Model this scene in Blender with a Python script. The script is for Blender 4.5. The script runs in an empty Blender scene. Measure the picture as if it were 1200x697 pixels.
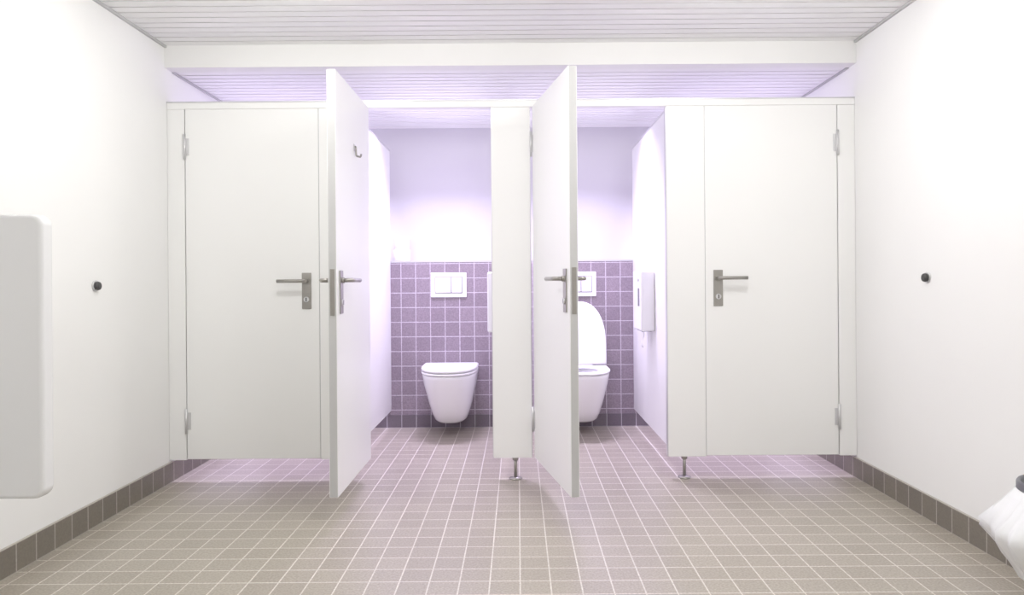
import bpy, bmesh, math, random
from mathutils import Matrix, Vector
random.seed(4)
S = bpy.context.scene
C = S.collection

# ------------------------------------------------------------------ materials
def base_mat(name, col, rough=0.5, metal=0.0, spec=0.5, noise=0.0, nscale=20.0, bump=0.0):
    m = bpy.data.materials.new(name); m.use_nodes = True
    nt = m.node_tree; b = nt.nodes['Principled BSDF']
    b.inputs['Roughness'].default_value = rough
    b.inputs['Metallic'].default_value = metal
    b.inputs['Specular IOR Level'].default_value = spec
    b.inputs['Base Color'].default_value = (*col, 1)
    tc = nt.nodes.new('ShaderNodeTexCoord')
    n = nt.nodes.new('ShaderNodeTexNoise'); n.inputs['Scale'].default_value = nscale
    n.inputs['Detail'].default_value = 4
    nt.links.new(tc.outputs['Object'], n.inputs['Vector'])
    mx = nt.nodes.new('ShaderNodeMix'); mx.data_type = 'RGBA'
    mx.inputs[6].default_value = (*[c*(1-noise) for c in col], 1)
    mx.inputs[7].default_value = (*[min(1, c*(1+noise)) for c in col], 1)
    nt.links.new(n.outputs['Fac'], mx.inputs[0])
    nt.links.new(mx.outputs[2], b.inputs['Base Color'])
    if bump > 0:
        bp = nt.nodes.new('ShaderNodeBump'); bp.inputs['Strength'].default_value = bump
        bp.inputs['Distance'].default_value = 0.002
        nt.links.new(n.outputs['Fac'], bp.inputs['Height'])
        nt.links.new(bp.outputs['Normal'], b.inputs['Normal'])
    return m

def emit_mat(name, col, st):
    m = bpy.data.materials.new(name); m.use_nodes = True
    b = m.node_tree.nodes['Principled BSDF']
    b.inputs['Base Color'].default_value = (.8, .8, .8, 1)
    b.inputs['Emission Color'].default_value = (*col, 1)
    b.inputs['Emission Strength'].default_value = st
    return m

def tile_mat(name, c1, c2, grout, axes, size=0.105, mortar=0.003, rough=0.4, off=(0, 0), var=0.12, spec=.5):
    """axes: which object axes feed the (u,v) of the square tile grid"""
    m = bpy.data.materials.new(name); m.use_nodes = True
    nt = m.node_tree; b = nt.nodes['Principled BSDF']; L = nt.links.new
    tc = nt.nodes.new('ShaderNodeTexCoord')
    sp = nt.nodes.new('ShaderNodeSeparateXYZ'); L(tc.outputs['Object'], sp.inputs[0])
    cb = nt.nodes.new('ShaderNodeCombineXYZ')
    for i, a in enumerate(axes):
        ad = nt.nodes.new('ShaderNodeMath'); ad.operation = 'ADD'
        L(sp.outputs[a], ad.inputs[0]); ad.inputs[1].default_value = off[i] + 10*size*10
        L(ad.outputs[0], cb.inputs[i])
    br = nt.nodes.new('ShaderNodeTexBrick'); br.offset = 0; br.squash = 1
    br.inputs['Scale'].default_value = 1
    br.inputs['Brick Width'].default_value = size
    br.inputs['Row Height'].default_value = size
    br.inputs['Mortar Size'].default_value = mortar
    br.inputs['Mortar Smooth'].default_value = 0.2
    br.inputs['Color1'].default_value = (*c1, 1)
    br.inputs['Color2'].default_value = (*c2, 1)
    br.inputs['Mortar'].default_value = (*grout, 1)
    L(cb.outputs[0], br.inputs['Vector'])
    n = nt.nodes.new('ShaderNodeTexNoise'); n.inputs['Scale'].default_value = 130
    n.inputs['Detail'].default_value = 3; L(tc.outputs['Object'], n.inputs['Vector'])
    rp = nt.nodes.new('ShaderNodeMapRange'); rp.inputs[1].default_value = .3; rp.inputs[2].default_value = .7
    rp.inputs[3].default_value = 1-var; rp.inputs[4].default_value = 1+var
    L(n.outputs['Fac'], rp.inputs[0])
    mu = nt.nodes.new('ShaderNodeVectorMath'); mu.operation = 'SCALE'
    L(br.outputs['Color'], mu.inputs[0]); L(rp.outputs[0], mu.inputs['Scale'])
    L(mu.outputs[0], b.inputs['Base Color'])
    b.inputs['Roughness'].default_value = rough
    b.inputs['Specular IOR Level'].default_value = spec
    bp = nt.nodes.new('ShaderNodeBump'); bp.invert = True
    bp.inputs['Strength'].default_value = 0.4; bp.inputs['Distance'].default_value = 0.002
    L(br.outputs['Fac'], bp.inputs['Height']); L(bp.outputs['Normal'], b.inputs['Normal'])
    return m

M_wall = base_mat('wall_paint', (.87, .868, .86), .75, spec=.2, noise=.012, nscale=6, bump=.05)
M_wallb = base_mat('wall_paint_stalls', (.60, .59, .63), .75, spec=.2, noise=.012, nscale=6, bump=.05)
M_lam = base_mat('white_laminate', (.88, .88, .872), .35, spec=.35, noise=.008, nscale=3)
M_slat = base_mat('ceiling_slat_white', (.88, .88, .88), .55, noise=.01)
M_gap = base_mat('ceiling_gap_grey', (.72, .72, .73), .8, noise=.02)
M_alu = base_mat('anodised_aluminium', (.62, .62, .63), .4, metal=.6, noise=.02)
M_edge = base_mat('grey_edge_band', (.46, .46, .46), .5, noise=.02)
M_steel = base_mat('brushed_steel', (.32, .305, .28), .3, metal=.85, noise=.05, nscale=80)
M_por = base_mat('white_porcelain', (.90, .90, .90), .12, spec=.6, noise=.004)
M_div = base_mat('pale_grey_porcelain', (.76, .765, .775), .15, spec=.5, noise=.004)
M_plas = base_mat('white_plastic', (.88, .88, .88), .3, noise=.006)
M_seam = base_mat('seam_grey', (.18, .17, .20), .6, noise=.02)
M_blk = base_mat('black_rubber', (.02, .02, .02), .5, noise=.1)
M_dgrey = base_mat('dark_grey_plastic', (.10, .10, .12), .4, noise=.05)
M_paper = base_mat('tissue_paper', (.92, .92, .91), .9, noise=.02, nscale=60, bump=.2)
M_bag = base_mat('bin_liner', (.85, .86, .88), .25, noise=.03, nscale=25, bump=.6)
M_core = base_mat('cardboard', (.45, .36, .26), .9, noise=.05)
tc1, tc2, gr = (.282, .246, .194), (.325, .286, .228), (.62, .585, .52)
M_floor = tile_mat('floor_tiles', tc1, tc2, gr, (0, 1), rough=.33, mortar=.0027, var=.26, spec=.8)
M_bw = tile_mat('wall_tiles', (.195, .155, .185), (.235, .19, .222), (.50, .45, .50), (0, 2), rough=.35, off=(.0, -.02), var=.22)
M_bx = tile_mat('baseboard_tiles_side', (.125, .108, .088), (.15, .13, .103), (.36, .33, .29), (1, 2), rough=.4)
M_by = tile_mat('baseboard_tiles_back', (.10, .082, .098), (.125, .105, .12), (.38, .35, .38), (0, 2), rough=.4)

# ------------------------------------------------------------------ helpers
def mesh_obj(name, bm, mats, parent=None, smooth=False):
    me = bpy.data.meshes.new(name); bm.normal_update(); bm.to_mesh(me); bm.free()
    for m in (mats if isinstance(mats, (list, tuple)) else [mats]): me.materials.append(m)
    o = bpy.data.objects.new(name, me); C.objects.link(o)
    if smooth:
        for p in me.polygons: p.use_smooth = True
    if parent: o.parent = parent
    return o

def empty(name, loc=(0, 0, 0)):
    e = bpy.data.objects.new(name, None); e.empty_display_size = .1
    e.location = loc; C.objects.link(e); return e

def add_box(bm, a, b, mi=0):
    vs = [bm.verts.new((x, y, z)) for x in (a[0], b[0]) for y in (a[1], b[1]) for z in (a[2], b[2])]
    idx = [(0, 1, 3, 2), (4, 6, 7, 5), (0, 4, 5, 1), (2, 3, 7, 6), (0, 2, 6, 4), (1, 5, 7, 3)]
    fs = []
    for f in idx:
        fc = bm.faces.new([vs[i] for i in f]); fc.material_index = mi; fs.append(fc)
    return fs

def box(name, a, b, mat, parent=None, bev=0.0, seg=2):
    bm = bmesh.new(); add_box(bm, a, b)
    bmesh.ops.recalc_face_normals(bm, faces=bm.faces)
    if bev > 0:
        bmesh.ops.bevel(bm, geom=bm.edges[:], offset=bev, segments=seg, affect='EDGES', profile=.5)
    o = mesh_obj(name, bm, mat, parent, smooth=bev > 0)
    if bev > 0:
        md = o.modifiers.new('wn', 'WEIGHTED_NORMAL'); md.keep_sharp = False
    return o

def tube(name, pts, r, mat, parent=None, n=16, bend=0.0):
    P = [Vector(p) for p in pts]
    if bend > 0:
        Q = [P[0]]
        for i in range(1, len(P)-1):
            a = P[i] + (P[i-1]-P[i]).normalized()*bend; c = P[i] + (P[i+1]-P[i]).normalized()*bend
            for k in range(7):
                t = k/6; Q.append(a*(1-t)**2 + P[i]*2*t*(1-t) + c*t*t)
        Q.append(P[-1]); P = Q
    bm = bmesh.new(); rings = []
    up = Vector((0, 0, 1))
    t0 = (P[1]-P[0]).normalized()
    if abs(t0.dot(up)) > .9: up = Vector((1, 0, 0))
    nrm = t0.cross(up).normalized()
    for i, p in enumerate(P):
        t = (P[min(i+1, len(P)-1)]-P[max(i-1, 0)]).normalized()
        nrm = (nrm - t*nrm.dot(t)).normalized(); bn = t.cross(nrm)
        rr = r[i] if isinstance(r, (list, tuple)) else r
        rings.append([bm.verts.new(p + (nrm*math.cos(2*math.pi*k/n)+bn*math.sin(2*math.pi*k/n))*rr) for k in range(n)])
    for a, b in zip(rings, rings[1:]):
        for k in range(n): bm.faces.new([a[k], a[(k+1) % n], b[(k+1) % n], b[k]]).smooth = True
    for rg in (rings[0], rings[-1]): bm.faces.new(rg)
    bmesh.ops.recalc_face_normals(bm, faces=bm.faces)
    return mesh_obj(name, bm, mat, parent)

def loft(name, rings, mat, parent=None, cap0=True, cap1=True, sub=0, loop=False):
    bm = bmesh.new(); R = [[bm.verts.new(p) for p in r] for r in rings]; n = len(R[0])
    prs = list(zip(R, R[1:])) + ([(R[-1], R[0])] if loop else [])
    for a, b in prs:
        for k in range(n): bm.faces.new([a[k], a[(k+1) % n], b[(k+1) % n], b[k]])
    if not loop:
        if cap0: bm.faces.new(R[0])
        if cap1: bm.faces.new(R[-1])
    bmesh.ops.recalc_face_normals(bm, faces=bm.faces)
    o = mesh_obj(name, bm, mat, parent, smooth=True)
    if sub:
        md = o.modifiers.new('s', 'SUBSURF'); md.levels = sub; md.render_levels = sub
    return o

# ------------------------------------------------------------------ key dims
XL, XR = -1.839, 1.776
YF = 3.65            # stall front plane
YT = YF+1.34         # tiled pre-wall
YB = YF+1.47         # upper back wall
YN = -1.5            # wall behind the viewer
ZC, ZS = 2.287, 2.175
ZD0, ZD1, ZP = .12, 1.958, 1.992

# ------------------------------------------------------------------ shell
box('floor', (XL-.1, YN-.1, -.1), (XR+.1, YB+.1, 0), M_floor)
box('wall_left', (XL-.1, YN-.1, 0), (XL, YB+.1, 2.5), M_wall)
box('wall_right', (XR, YN-.1, 0), (XR+.1, YB+.1, 2.5), M_wall)
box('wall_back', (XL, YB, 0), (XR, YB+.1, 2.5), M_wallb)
box('wall_front', (XL, YN-.1, 0), (XR, YN, 2.5), M_wall)
pw = empty('wall_tiled_ledge')
box('tiling', (XL, YT, 0), (XR, YB, 1.183), M_bw, pw)
box('ledge_trim', (XL, YT-.004, 1.183), (XR, YB, 1.195), M_edge, pw)

def slat_ceiling(name, y0, y1, z, pitch=.064, gap=.012):
    bm = bmesh.new()
    add_box(bm, (XL, y0, z+.014), (XR, y1, z+.05), 1)
    y = y1
    while y > y0+.001:
        a = max(y-(pitch-gap), y0)
        add_box(bm, (XL, a, z), (XR, y, z+.014), 0)
        y -= pitch
    bmesh.ops.recalc_face_normals(bm, faces=bm.faces)
    return mesh_obj(name, bm, [M_slat, M_gap])
slat_ceiling('ceiling', YN, YF-.02, ZC)
slat_ceiling('ceiling_stalls', YF+.06, YB, ZS)
box('trim_bulkhead', (XL, YF-.02, ZS-.004), (XR, YF+.06, ZC+.06), M_wall)

box('baseboard_left', (XL, YN, 0), (XL+.012, YT, .105), M_bx)
box('baseboard_right', (XR-.012, YN, 0), (XR, YT, .105), M_bx)
box('baseboard_back', (XL+.012, YT-.012, 0), (XR-.012, YT, .09), M_by)
# shadow-gap angle trims where ceiling meets side walls
box('trim_1', (XL, YN, ZC-.012), (XL+.012, YF-.02, ZC), M_edge)
box('trim_2', (XR-.012, YN, ZC-.012), (XR, YF-.02, ZC), M_edge)
box('trim_3', (XL, YF+.06, ZS-.010), (XL+.010, YB, ZS), M_edge)
box('trim_4', (XR-.010, YF+.06, ZS-.010), (XR, YB, ZS), M_edge)

# ------------------------------------------------------------------ stall fronts
TH = .038
front = empty('toilet_cubicle_frame')
pil = [(XL+.001, -1.748), (-1.041, -.812), (-.135, .067), (.785, .983), (1.685, XR-.001)]
for i, (a, b) in enumerate(pil):
    box(f'pilaster_{i+1}', (a, YF, ZD0-.005), (b, YF+TH, ZP-.034), M_lam, front, .002)
    if 0 < i < 4:
        for s, xx in enumerate((a, b)):
            box(f'pilaster_edge_{i+1}_{s+1}', (xx-.003, YF+.004, ZD0-.004), (xx+.003, YF+TH+.003, ZP-.036), M_alu, front)
box('head_rail', (XL+.001, YF-.004, ZP-.034), (XR-.001, YF+TH+.006, ZP), M_lam, front, .002)
box('head_rail_cap', (XL+.001, YF-.006, ZP), (XR-.001, YF+TH+.008, ZP+.005), M_alu, front)
# rebate strips closing the gaps round the shut doors
for k, (a, b) in enumerate(((-1.752, -1.735), (-1.055, -1.036), (.978, .997), (1.672, 1.690))):
    box(f'door_stop_strip_{k+1}', (a, YF+TH, ZD0), (b, YF+TH+.012, ZP-.034), M_edge, front)
# partitions between stalls
for k, (a, b) in enumerate(((-.945, -.915), (-.10, -.07), (.826, .856))):
    box(f'partition_{k+1}', (a, YF+TH, ZD0), (b, YT, ZP-.01), M_lam, front, .002)
    box(f'partition_cap_{k+1}', (a-.002, YF+TH+.01, ZP-.01), (b+.002, YT, ZP), M_alu, front)
# legs
for k, (x, y) in enumerate(((-.93, YF+.02), (-.02, YF+.02), (.872, YF+.02))):
    tube(f'leg_{k+1}', [(x, y, .006), (x, y, ZD0)], .009, M_steel, front)
    tube(f'leg_foot_{k+1}', [(x, y, 0), (x, y, .006), (x, y, .012)], [.034, .034, .012], M_steel, front, n=24)
    tube(f'leg_collar_{k+1}', [(x, y, ZD0-.02), (x, y, ZD0)], .016, M_steel, front)

# ------------------------------------------------------------------ doors
def lever(par, side, hx, out, tag):
    """door local frame: x from hinge to free edge, y thickness (front=-y). side=direction lever points"""
    s = -1 if out == 'front' else 1
    y0 = 0 if out == 'front' else TH
    box(f'handle_plate_{tag}', (hx-.025, min(y0, y0+s*.006), .905), (hx+.025, max(y0, y0+s*.006), 1.095), M_steel, par, .0025)
    z = 1.052
    tube(f'handle_collar_{tag}', [(hx, y0+s*.004, z), (hx, y0+s*.016, z)], .013, M_steel, par)
    tube(f'handle_lever_{tag}', [(hx, y0+s*.006, z), (hx, y0+s*.052, z), (hx+side*.14, y0+s*.052, z)], .0095, M_steel, par, bend=.018)
    tube(f'lock_cylinder_{tag}', [(hx, y0+s*.005, .955), (hx, y0+s*.012, .955)], .014, M_alu, par)
    box(f'lock_slot_{tag}', (hx-.003, min(y0+s*.011, y0+s*.0125), .945), (hx+.003, max(y0+s*.011, y0+s*.0125), .965), M_blk, par)

def door(n, hinge, ang, w, mirror=1):
    """mirror=1: hinge left, opens along +x ; -1: hinge on right"""
    e = empty(f'door_{n}', (hinge[0], hinge[1], 0))
    e.rotation_euler = (0, 0, math.radians(ang))
    x0, x1 = (0.002, w) if mirror == 1 else (-w, -.002)
    box('panel', (x0, 0, ZD0), (x1, TH, ZD1), M_lam, e, .002)
    for k, xx in enumerate((x0, x1)):
        box(f'edge_{k+1}', (xx-.0015, .003, ZD0+.002), (xx+.0015, TH-.003, ZD1-.002), M_edge, e)
    hx = (w-.065)*mirror
    lever(e, -mirror, hx, 'front', 'outside'); lever(e, -mirror, hx, 'back', 'inside')
    for k, z in enumerate((.32, 1.76)):
        tube(f'hinge_{k+1}', [(0, -.007, z-.065), (0, -.007, z+.065)], .007, M_alu, e)
        box(f'hinge_leaf_{k+1}', (min(0, mirror*.022), -.003, z-.045), (max(0, mirror*.022), .001, z+.045), M_alu, e, .001)
    fx = w*mirror
    box('latch_plate', (min(fx, fx+mirror*.003), .009, .90), (max(fx, fx+mirror*.003), TH-.009, 1.10), M_steel, e)
    return e
door(1, (-1.745, YF), 0, .700)
d2 = door(2, (-.815, YF-.005), -90, .665)
door(3, (.080, YF-.012), -78.5, .700)
door(4, (1.682, YF), 0, .696, mirror=-1)
# coat hook on the inner face of the open door (local frame)
tube('coat_hook', [(.33, TH, 1.69), (.33, TH+.008, 1.69), (.33, TH+.010, 1.645), (.33, TH+.030, 1.640), (.33, TH+.034, 1.654)], .0045, M_steel, d2, bend=.005)
box('coat_hook_plate', (.318, TH, 1.668), (.342, TH+.003, 1.702), M_alu, d2, .001)

# ------------------------------------------------------------------ toilets
def dshape(hw, L, z, n=40, back=.40, ex=2.5, y_off=0.0):
    pts = []
    Lb = L*back; Lf = L-Lb
    for k in range(n+1):
        a = math.pi*k/n
        c, s = math.cos(a), math.sin(a)
        x = hw*math.copysign(abs(c)**(2/ex), c); y = -Lb - Lf*abs(s)**(2/ex)
        pts.append((x, y+y_off, z))
    for t in (.33, .66, 1): pts.append((-hw, -Lb*(1-t)+y_off, z))
    for t in (.33, .66): pts.append((-hw+2*hw*t, y_off, z))
    for t in (0, .33, .66): pts.append((hw, -Lb*t+y_off, z))
    return pts
def inset(cx, cy, hx, hy, z, m, n=40):
    base = dshape(1, 2, 0); out = []
    for (x, y, _) in base:
        a = math.atan2(y+1, x); out.append((cx+hx*math.cos(a), cy+hy*math.sin(a), z))
    return out

def toilet(loc, lid_open):
    e = empty('wall_hung_toilet', loc)
    prof = [(.085, .070, .26), (.088, .095, .30), (.105, .112, .335), (.15, .128, .375), (.22, .146, .42), (.30, .163, .465), (.36, .175, .505), (.405, .181, .53), (.425, .183, .535), (.43, .180, .532)]
    rings = [dshape(hw, L, z) for z, hw, L in prof]
    rings += [inset(0, -.30, .135, .195, .430, 0), inset(0, -.30, .125, .185, .42, 0), inset(0, -.29, .11, .15, .34, 0), inset(0, -.27, .06, .08, .25, 0), inset(0, -.27, .02, .03, .235, 0)]
    loft('bowl', rings, M_por, e)
    o = lambda d, z: [(x, y, z) for x, y, _ in dshape(.186-d, .43-d*2, 0, back=.33, ex=2.3, y_off=-.115)]
    sr = [o(.004, .434), o(0, .438), o(0, .446), o(.006, .450),
          inset(0, -.325, .118, .165, .450, 0), inset(0, -.325, .110, .157, .444, 0), inset(0, -.325, .112, .160, .434, 0)]
    loft('seat', sr, M_plas, e, loop=True)
    box('seat_hinges', (-.09, -.118, .43), (.09, -.085, .452), M_alu, e, .004)
    rr = []
    for d, t in ((.010, 0), (.001, .003), (0, .010), (.002, .018), (.012, .023), (.05, .025)):
        pts = dshape(.188-d, .445-d*2, 0, back=.30, ex=2.3)
        if not lid_open:
            rr.append([(x, y-.10-d, .453+t) for x, y, _ in pts])
        else:
            ca, sa = math.cos(math.radians(7)), math.sin(math.radians(7))
            rr.append([(x, -.105 + (-y+d)*sa + t*ca, .455 + (-y+d)*ca - t*sa) for x, y, _ in pts])
    loft('lid', rr, M_plas, e)
    return e
toilet((-.470, YT, 0), False)
toilet((.432, YT, 0), True)

def flush_plate(x, z=1.02):
    e = empty('flush_plate', (x, YT, z))
    box('plate', (-.128, -.012, -.088), (.128, 0, .088), M_plas, e, .004)
    box('button_frame', (-.099, -.0145, -.059), (.099, -.010, .059), M_seam, e, .001)
    box('button_large', (-.094, -.018, -.054), (.016, -.010, .054), M_plas, e, .002)
    box('button_small', (.023, -.018, -.054), (.094, -.010, .054), M_plas, e, .002)
flush_plate(-.497); flush_plate(.432)

# ------------------------------------------------------------------ dispensers on the partitions
def dispenser(x):
    e = empty('toilet_paper_dispenser', (x, 4.19, .735))
    box('body', (-.086, 0, 0), (0, .27, .365), M_plas, e, .012, 3)
    box('viewing_window', (-.0875, .05, .15), (-.084, .10, .26), M_dgrey, e, .001)
    tube('lock', [(-.084, .075, .31), (-.090, .075, .31)], .010, M_steel, e)
    box('outlet', (-.07, .06, -.006), (-.01, .22, .002), M_dgrey, e)
    bm = bmesh.new(); g = []
    for i in range(9):
        z = -.004-.013*i; yy = .004*math.sin(i*.8)
        g.append([bm.verts.new((-.055+yy+.003*math.sin(k*2+i), .09+.05*k/2+.002*i, z)) for k in range(3)])
    for a, b in zip(g, g[1:]):
        for k in range(2): bm.faces.new([a[k], a[k+1], b[k+1], b[k]])
    o = mesh_obj('paper_tail', bm, M_paper, e, True)
    s = o.modifiers.new('s', 'SOLIDIFY'); s.thickness = .001
dispenser(.826); dispenser(-.10)

def roll(x, y, z, h=.083, r=.058):
    e = empty('toilet_roll', (x, y, z))
    n = 40
    ring = lambda rad, zz: [(rad*math.cos(2*math.pi*k/n), rad*math.sin(2*math.pi*k/n), zz) for k in range(n)]
    loft('paper', [ring(.022, .0), ring(r-.003, 0), ring(r, .003), ring(r, h-.003), ring(r-.003, h), ring(.022, h)], M_paper, e, loop=True)
    loft('core', [ring(.0215, 0), ring(.0215, h), ring(.0195, h), ring(.0195, 0)], M_core, e, loop=True)
roll(-.845, YT+.064, 1.195, r=.062); roll(-.842, YT+.062, 1.278, r=.054)

# ------------------------------------------------------------------ urinal divider on the left wall
ud = empty('urinal_divider', (XL, 2.15, 0))
bm = bmesh.new(); add_box(bm, (0, -.028, .385), (.385, .028, 1.258))
bmesh.ops.recalc_face_normals(bm, faces=bm.faces)
ed = [e for e in bm.edges if abs(e.verts[0].co.y-e.verts[1].co.y) > .01 and e.verts[0].co.x > .3]
bmesh.ops.bevel(bm, geom=ed, offset=.035, segments=8, affect='EDGES', profile=.5)
ed = [e for e in bm.edges if abs(e.verts[0].co.y-e.verts[1].co.y) < .001 and max(v.co.x for v in e.verts) > .01]
bmesh.ops.bevel(bm, geom=ed, offset=.014, segments=4, affect='EDGES', profile=.5)
o = mesh_obj('panel', bm, M_div, ud, True); o.modifiers.new('w', 'WEIGHTED_NORMAL')
for k, z in enumerate((.52, 1.10)):
    box(f'wall_bracket_{k+1}', (0, -.034, z-.03), (.02, .034, z+.03), M_alu, ud, .003)

def bumper(x, y, z, s):
    e = empty('wall_bumper', (x, y, z))
    tube('flange', [(0, 0, 0), (s*.006, 0, 0)], .024, M_alu, e, n=24)
    tube('buffer', [(s*.006, 0, 0), (s*.014, 0, 0), (s*.020, 0, 0), (s*.023, 0, 0)], [.018, .019, .017, .011], M_blk, e, n=24)
bumper(XL, 3.02, 1.035, 1); bumper(XR, 3.01, 1.045, -1)

# ------------------------------------------------------------------ waste bin w/ liner
wb = empty('waste_bin', (1.648, 2.10, 0))
n = 64
def cr(r, z, j=0.0, ph=0, sx=1.0):
    out = []
    for k in range(n):
        a = 2*math.pi*k/n
        rr = r*(1 + j*(.5*math.sin(5*a+ph)+.35*math.sin(11*a+ph*2.3)+.3*math.sin(19*a+ph*1.7)))
        x = rr*math.cos(a); x = x*sx if x < 0 else min(x, .124)
        out.append((x, rr*math.sin(a), z+j*.05*math.sin(7*a+ph)))
    return out
loft('body', [cr(.088, 0), cr(.092, .004), cr(.112, .39), cr(.114, .395), cr(.112, .40), cr(.106, .39), cr(.085, .02), cr(.04, .018)], M_dgrey, wb)
loft('rim_ring', [cr(.116, .385), cr(.120, .390), cr(.120, .410), cr(.116, .416), cr(.108, .412), cr(.108, .385)], M_dgrey, wb, loop=True)
loft('bin_liner', [cr(.100, .30), cr(.104, .388), cr(.1225, .388, .02, 1), cr(.132, .365, .05, 1.4, 1.05), cr(.150, .325, .08, 1.8, 1.12), cr(.172, .28, .11, 2.2, 1.22), cr(.170, .25, .13, 2.6, 1.22),
     cr(.152, .20, .12, 3.2, 1.14), cr(.128, .15, .10, 3.6, 1.04), cr(.117, .12, .05, 4.0)], M_bag, wb, cap0=False, cap1=False)

# ------------------------------------------------------------------ lights
warm = (1, .985, .955)
M_dome = emit_mat('opal_glass_lit', warm, 68)
def dome_light(x, y, z, r=.13):
    e = empty('ceiling_light', (x, y, z))
    N = 24
    ring = lambda rad, zz: [(rad*math.cos(2*math.pi*k/N), rad*math.sin(2*math.pi*k/N), zz) for k in range(N)]
    loft('base_ring', [ring(r+.012, 0), ring(r+.012, -.018), ring(r-.004, -.022), ring(r-.01, 0)], M_slat, e, loop=True)
    loft('opal_dome', [ring(r-.005, -.012)]+[ring(r*math.cos(a), -.018-.075*math.sin(a)) for a in [math.radians(t) for t in (0, 25, 50, 78)]], M_dome, e)
for x, y in ((-.97, 2.60), (.95, 2.60), (-.97, .4), (.95, .4), (0, 2.2)):  # last one, at centre, is an added fill lamp brightening floor and middle doors
    dome_light(x, y, ZC)
# violet-white light panels let into the stall ceiling
lav = (.77, .66, 1)
for k, x in enumerate((-1.39, -.50, .38, 1.31)):
    e = empty('stall_ceiling_light', (x, 4.43, ZS))
    for nm, a, b in (('frame_1', (-.29, -.075, -.006), (.29, -.062, 0)), ('frame_2', (-.29, .062, -.006), (.29, .075, 0)),
                     ('frame_3', (-.29, -.062, -.006), (-.277, .062, 0)), ('frame_4', (.277, -.062, -.006), (.29, .062, 0))):
        box(nm, a, b, M_alu, e)
    l = bpy.data.lights.new('lamp', 'AREA'); l.shape = 'RECTANGLE'; l.size = .55; l.size_y = .12; l.energy = 22; l.color = lav
    l.spread = math.radians(112)
    o = bpy.data.objects.new('lamp', l); o.location = (0, 0, -.003); C.objects.link(o); o.parent = e

w = bpy.data.worlds.new('world'); S.world = w; w.use_nodes = True
w.node_tree.nodes['Background'].inputs[0].default_value = (.9, .9, 1, 1)
w.node_tree.nodes['Background'].inputs[1].default_value = .5

# ------------------------------------------------------------------ camera
cam = bpy.data.cameras.new('camera'); co = bpy.data.objects.new('camera', cam); C.objects.link(co)
cam.sensor_width = 36; cam.lens = 814/1200*36; cam.clip_start = .02
cam.shift_x = -7/1200; cam.shift_y = -18.5/1200
co.matrix_world = Matrix.Translation((0, 0, 1.04)) @ Matrix.Rotation(math.pi/2, 4, 'X') @ Matrix.Rotation(math.radians(-.42), 4, 'Z')
S.camera = co
S.view_settings.view_transform = 'Standard'
S.view_settings.look = 'None'
S.view_settings.exposure = 0
S.view_settings.gamma = 1.24
